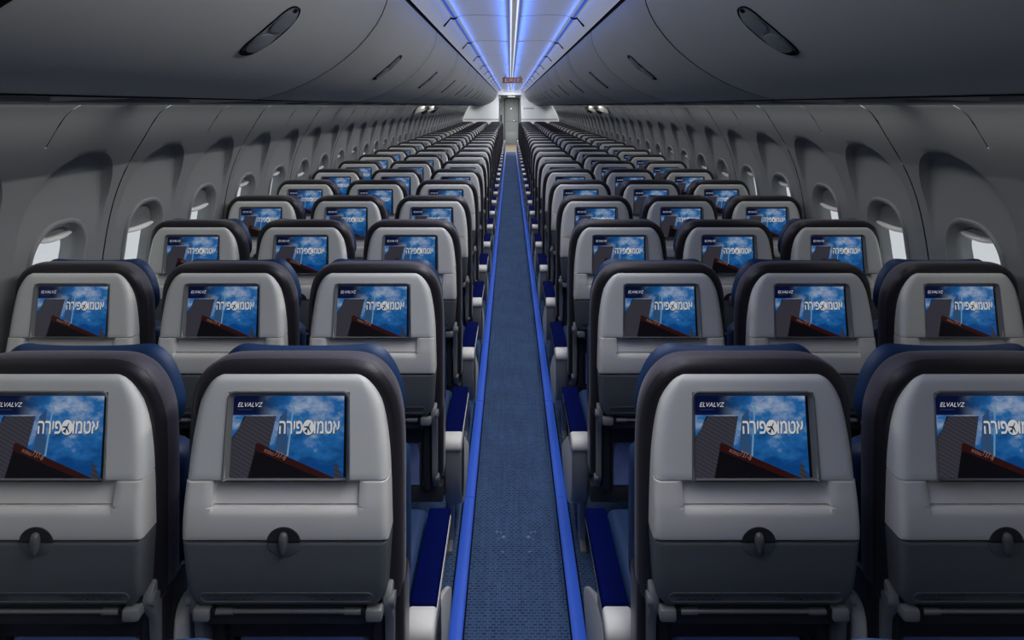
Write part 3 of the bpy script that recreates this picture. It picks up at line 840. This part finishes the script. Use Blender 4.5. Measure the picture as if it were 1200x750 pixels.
    line('Life vest under your seat', -.163, -.070, .6545, .6605); line('\u05d1\u05e9\u05d5\u05de\u05dc \u05ea\u05d7\u05ea\u05de \u05d4\u05dc\u05e6\u05d4 \u05ea\u05e8\u05d5\u05d2\u05d7', -.163, -.070, .6465, .6525)
    line('Fasten seat belt while seated', .045, .163, .6545, .6605); line('\u05d4\u05d1\u05d9\u05e9\u05d9 \u05ea\u05e2\u05d1 \u05d4\u05e8\u05d5\u05d2\u05d7 \u05d5\u05e8\u05d2\u05d7', .06, .163, .6465, .6525)
    D['instruction_placard'] = mb.mesh('instruction_placard', 30)
    # --- hinge bar and knuckles beneath the tray
    mb = MB(); mb.tube([(-.150, .018, .614), (.150, .018, .614)], .0045, 'metal', 10)
    for s in (-1, 1):
        mb.tube([(s*.115, .018, .614), (s*.152, .018, .614)], .0068, 'metal', 10)
        mb.box(min(s*.160, s*.195), max(s*.160, s*.195), .004, .05, .600, .626, 'frame', .006); mb.box(min(s*.150, s*.160), max(s*.150, s*.160), .010, .04, .604, .624, 'black', .002)
    D['hinge_bar'] = mb.mesh('hinge_bar', 40)
    # --- lower back panel
    mb = MB(); mb.prism([(-.192, .606), (-.18, .588), (-.165, .582), (.165, .582), (.18, .588), (.192, .606), (.19, .628), (-.19, .628)], .022, .085, 'y', 'darkframe', .004)
    mb.box(-.168, .168, .088, .10, .50, .60, 'darkframe', .004); D['lower_panel'] = mb.mesh('lower_panel', 40)
    # --- side frames
    for s, nm in ((-1, 'a'), (1, 'b')):
        mb = MB()
        pr = [(.030, .648), (.022, .632), (.028, .605), (.046, .575), (.052, .50), (.056, .44), (.050, .41), (.062, .385), (.095, .345), (.16, .315), (.30, .30), (.30, .34), (.18, .37), (.115, .42), (.10, .55), (.098, .66), (.05, .662)]
        mb.prism(pr, s*.192, s*.212, 'x', 'frame', .004)
        mb.tube([(s*.205, .035, .628), (s*.217, .035, .628)], .014, 'frame', 14); mb.tube([(s*.205, .060, .40), (s*.218, .060, .40)], .012, 'frame', 14)
        D['side_frame_' + nm] = mb.mesh('side_frame', 40)
        mb = MB(); mb.box(min(s*.160, s*.186), max(s*.160, s*.186), .075, .11, .345, .60, 'darkframe', .006); mb.box(min(s*.148, s*.156), max(s*.148, s*.156), .09, .11, .345, .58, 'darkframe', .003)
        D['upright_' + nm] = mb.mesh('upright', 40)
    # --- blue pouch
    mb = MB(); o_ = [(-.150, .345), (.150, .345), (.148, .45), (.136, .490), (.122, .508), (-.122, .508), (-.136, .490), (-.148, .45)]
    mb.loft([[(x*k, y, .43 + (z-.43)*k) for x, z in o_] for k, y in ((.9, .150), (1, .140), (1, .112), (.985, .102), (.94, .098), (.80, .104))], 'pouch')
    mb.tube([(-.119, .102, .505), (-.06, .099, .507), (0, .098, .505), (.06, .099, .507), (.119, .102, .505)], .004, 'pouch', 8)
    D['life_vest_pouch'] = mb.mesh('life_vest_pouch', 40)
    # --- beam and cushions
    mb = MB(); mb.box(-.226, .226, .10, .17, .285, .345, 'darkframe', .008); D['seat_beam'] = mb.mesh('seat_beam')
    mb = MB(); mb.box(-.226, .226, .42, .47, .285, .335, 'darkframe', .008); D['seat_beam_front'] = mb.mesh('seat_beam')
    mb = MB(); mb.box(-.218, .218, .16, .62, .336, .455, 'blue', .035, 4); D['seat_cushion'] = mb.mesh('seat_cushion')
    # --- backrest rim
    half = [(0, 1.130), (.09, 1.130), (.142, 1.128), (.172, 1.116), (.197, 1.094), (.216, 1.060), (.227, 1.010), (.231, .94), (.231, .78), (.231, .64), (.226, .61), (.20, .60), (0, .60)]
    full = half + [(-x, z) for x, z in half[-2:0:-1]]
    full = chaikin(full, 2)
    mb = MB()
    LP = [[(x, y - .016 * smooth((z - .98) / .12), z) for x, z in inset(full, d)] for d, y in ((.050, .052), (.034, .046), (.018, .046), (.008, .053), (.0035, .060), (.0055, .0625), (.002, .066), (0, .076), (.0005, .090), (.005, .108), (.014, .124), (.028, .135))]
    mb.loft(LP[:6], 'rim', True, False); mb.loft(LP[5:], 'gusset_lit', False, True)
    for s in (-1, 1): mb.box(min(s*.207, s*.231), max(s*.207, s*.231), .062, .140, .40, .64, 'rim', .010, 3)
    D['back_cushion'] = mb.mesh('back_cushion', 50)
    # --- headrest
    half = [(0, 1.1150), (.06, 1.1152), (.105, 1.1175), (.140, 1.1212), (.160, 1.1165), (.182, 1.100), (.204, 1.065), (.218, 1.02), (.222, .985), (.216, .955), (.196, .932), (.15, .925), (0, .925)]
    full = chaikin(half + [(-x, z) for x, z in half[-2:0:-1]], 2)
    mb = MB()
    mb.loft([[(x, y, z) for x, z in inset(full, d)] for d, y in ((.03, .122), (.012, .127), (.002, .137), (0, .146), (.010, .158), (.025, .171), (.042, .184), (.062, .196), (.08, .203))], 'blue')
    D['headrest'] = mb.mesh('headrest', 50)
    full = chaikin([(-.222, .912), (.222, .912), (.228, .8), (.226, .455), (-.226, .455), (-.228, .8)], 2)
    mb = MB(); mb.loft([[(x, y, z) for x, z in inset(full, d)] for d, y in ((.02, .12), (.004, .130), (0, .145), (0, .180), (.012, .20), (.05, .212))], 'blue')
    D['backrest_pad'] = mb.mesh('backrest_pad', 50)
    # --- armrests: local x measured outwards from the seat centre
    def arm(s, x0, x1, aisle):
        lo, hi = sorted((s*x0, s*x1)); R = {}
        mb = MB()
        mb.prism([(.20, .4525), (.137, .4525), (.131, .40), (.137, .33), (.160, .265), (.20, .222), (.255, .203), (.30, .205), (.325, .25), (.325, .33), (.31, .452)], lo + .004, hi - .003, 'x', 'frame', .010, 3)
        mb.box(lo + .003, hi - .001, .205, .556, .446, .464, 'cap', .004)
        R['armrest'] = mb.mesh('armrest', 40)
        mb = MB(); mb.box(lo + .001, hi - .003, .198, .553, .4635, .4865, 'pad', .0045, 3); R['armrest_pad'] = mb.mesh('armrest_pad')
        capp = [(.1985, .4865), (.165, .488), (.137, .480), (.126, .462), (.130, .447), (.145, .443), (.1985, .445)] if aisle else [(.20, .490), (.165, .545), (.135, .577), (.105, .586), (.078, .575), (.064, .545), (.064, .46), (.09, .443), (.20, .445)]
        mb = MB(); mb.prism(chaikin(capp, 1), lo - .001, hi + .001, 'x', 'cap', .009, 3); R['armrest_cap'] = mb.mesh('armrest_cap', 50)
        if aisle:
            a, b_ = sorted((s*.2665, s*.283))
            mb = MB(); mb.prism(chaikin([(.18, .43), (.33, .40), (.47, .31), (.585, .235), (.605, .20), (.57, .155), (.45, .115), (.33, .14), (.22, .21), (.165, .31)], 1), a, b_, 'x', 'cap', .005, 2); R['side_panel'] = mb.mesh('side_panel', 45)
        return R
    D['arm_aisle'] = {s: arm(s, .220, .286, True) for s in (-1, 1)}
    D['arm_mid'] = {s: arm(s, .2335, .2665, False) for s in (-1, 1)}
    for s in (-1, 1):
        mb = MB(); a, b_ = sorted((s*.219, s*.243))
        mb.prism([(.20, .30), (.47, .30), (.46, .26), (.37, .16), (.345, .035), (.36, .012), (.36, 0), (.25, 0), (.25, .012), (.285, .03), (.285, .13), (.22, .25)], a, b_, 'x', 'frame', .004); D['leg_%d' % s] = mb.mesh('leg', 40)
    return D
D = seat_meshes()

def make_seat(kind, side, detail):
    """kind aisle/middle/window; side -1 = left of the aisle, +1 = right of it. Returns the root Empty with its parts."""
    r = bpy.data.objects.new('airline_seat', None); COL.objects.link(r); r.empty_display_size = 0.1
    P = lambda n, me, par=r: link(n, me, par)
    P('back_cushion', D['back_cushion']); tag(P('headrest', D['headrest']), 'blue headrest'); tag(P('backrest_pad', D['backrest_pad']), 'blue front padding')
    P('back_shell', D['back_shell'])
    bz = P('screen_bezel', D['screen_bezel']); P('screen', D['screen'], bz)
    P('magazine_ledge', D['magazine_ledge'])
    tr = P('tray_table', D['tray_table'])
    if detail >= 1:
        P('tray_latch', D['tray_latch'], tr); P('latch_recess', D['latch_recess'], tr)
    if detail >= 2: P('instruction_placard', D['instruction_placard'], tr)
    P('gap_liner', D['gap_liner'])
    if detail >= 1: P('hinge_bar', D['hinge_bar'])
    P('lower_panel', D['lower_panel'])
    for k in 'ab': P('side_frame', D['side_frame_' + k])
    if detail >= 1:
        for k in 'ab': P('upright', D['upright_' + k])
        tag(P('life_vest_pouch', D['life_vest_pouch']), 'glossy blue pouch under the tray')
    P('seat_beam', D['seat_beam']); P('seat_beam', D['seat_beam_front']); tag(P('seat_cushion', D['seat_cushion']), 'blue seat cushion')
    def arm(R):
        a = P('armrest', R['armrest']); tag(P('armrest_pad', R['armrest_pad'], a), 'navy armrest pad'); tag(P('armrest_cap', R['armrest_cap'], a), 'off white armrest end cap')
        if 'side_panel' in R: tag(P('side_panel', R['side_panel'], a), 'off white aisle side panel')
    if kind == 'aisle': arm(D['arm_aisle'][-side]); P('leg', D['leg_%d' % -side])
    if kind == 'middle': arm(D['arm_mid'][-1]); arm(D['arm_mid'][1])
    if kind == 'window': P('leg', D['leg_%d' % side])
    return r
def copy_seat(src):
    r = src.copy(); COL.objects.link(r)
    for ch in list(src.children):
        c = ch.copy(); COL.objects.link(c); c.parent = r
        for g in list(ch.children):
            d_ = g.copy(); COL.objects.link(d_); d_.parent = c
    return r
NROW = 26
protos = {}
XS = {'aisle': .48, 'middle': .98, 'window': 1.48}
for n in range(0, NROW + 1):
    detail = 2 if n <= 5 else (1 if n <= 11 else 0)
    for side, nm in ((-1, 'left'), (1, 'right')):
        for kind in ('aisle', 'middle', 'window'):
            if n == 0 and kind != 'aisle': continue
            key = (kind, side, detail)
            if key not in protos: o = protos[key] = make_seat(*key)
            else: o = copy_seat(protos[key])
            o.location = (side * XS[kind], SEAT_Y + PITCH * (n - 1), 0)
            if n == 0: lab = 'aisle seat %s of the aisle whose blue headrest edge just shows at the bottom' % nm
            elif n == NROW: lab = 'grey %s seat of the %s block, last row before the white partition' % (kind, nm)
            elif n == 1: lab = 'large grey %s seat of the %s block, nearest row with screens in view' % (kind, nm)
            else: lab = 'grey %s seat with screen, %s block, %s row from the camera' % (kind, nm, ORD[n])
            tag(o, lab, 'airline seat', 'airline seats in rows of three each side of the aisle')

# ================================================================== LIGHT
def area(name, loc, rot, sx, sy, power, col=(1, 1, 1), spread=180):
    l = bpy.data.lights.new(name, 'AREA'); l.shape = 'RECTANGLE'; l.size = sx; l.size_y = sy; l.energy = power; l.color = col; l.spread = math.radians(spread)
    o = bpy.data.objects.new(name, l); COL.objects.link(o); o.location = loc; o.rotation_euler = rot; return o
SEG = BIN_L * 2
WARM = (1, .985, .955)
for k in range(8):
    y = -.7 + SEG * (k + .5)
    if y > Y_BULK: continue
    ln = SEG * .97 if y + SEG / 2 < Y_BULK else .4
    # added fill lamps along the ceiling middle, kept unseen by their spread
    area('ceiling_fill', (0, y, 2.195), (0, 0, 0), .03, ln, 33, WARM, 125)
    # added unseen fills along both ceiling edges, stronger from the right
    area('edge_fill', (.36, y, 2.19), (0, math.radians(38), 0), .02, ln, 13, WARM, 110)
    area('edge_fill', (-.36, y, 2.19), (0, -math.radians(38), 0), .02, ln, 4.5, WARM, 110)
    for s in (-1, 1):
        area('cove_blue', (s * .347, y, 2.202), (0, s * math.radians(122), 0), .010, ln, .7, (.08, .22, 1), 84)
        area('cove_blue', (s * .376, y, 2.2), (0, -s * math.radians(72), 0), .008, ln, .10, (.08, .22, 1), 90)
        area('channel_blue', (s * .040, y, 2.190), (0, -s * math.radians(118), 0), .010, ln, 2.0, (.06, .2, 1), 96)
        # sidewall wash under the bins
        area('sidewall_wash', (s * 1.37, y, 1.662), (0, -s * math.radians(28), 0), .02, ln, 2.2, (1, .99, .97), 150)
# unseen fill added to brighten the forward partition, then the passage light
area('partition_fill', (0, 19.6, 2.19), (math.radians(66), 0, 0), .3, .03, 13, (1, 1, 1), 70)
area('passage_light', (0, 25.2, 2.11), (0, 0, 0), .4, 2.5, 60, (1, 1, 1), 160)

w = bpy.data.worlds.new('World'); SC.world = w; w.use_nodes = True
bg = w.node_tree.nodes['Background']; bg.inputs['Color'].default_value = (.96, .98, 1, 1); bg.inputs['Strength'].default_value = .74

# ================================================================== CAMERA
cam = bpy.data.cameras.new('Camera'); co = bpy.data.objects.new('Camera', cam); COL.objects.link(co)
co.location = (CAM_X, 0, CAM_Z); co.rotation_euler = (PI / 2, 0, 0)
cam.sensor_width = 36; cam.lens = FPX * 36 / 1200; cam.clip_start = .02; cam.clip_end = 200
cam.shift_x = (600 - VX) / 1200; cam.shift_y = -(375 - VY) / 1200
SC.camera = co
SC.view_settings.view_transform = 'Standard'; SC.view_settings.look = 'None'; SC.view_settings.exposure = 0; SC.view_settings.gamma = 1
SC.view_settings.use_curve_mapping = False
SC.cycles.use_denoising = True
SC.cycles.max_bounces = 8; SC.cycles.diffuse_bounces = 5; SC.cycles.transparent_max_bounces = 12
SC.cycles.caustics_reflective = False; SC.cycles.caustics_refractive = False
SC.cycles.sample_clamp_indirect = 4
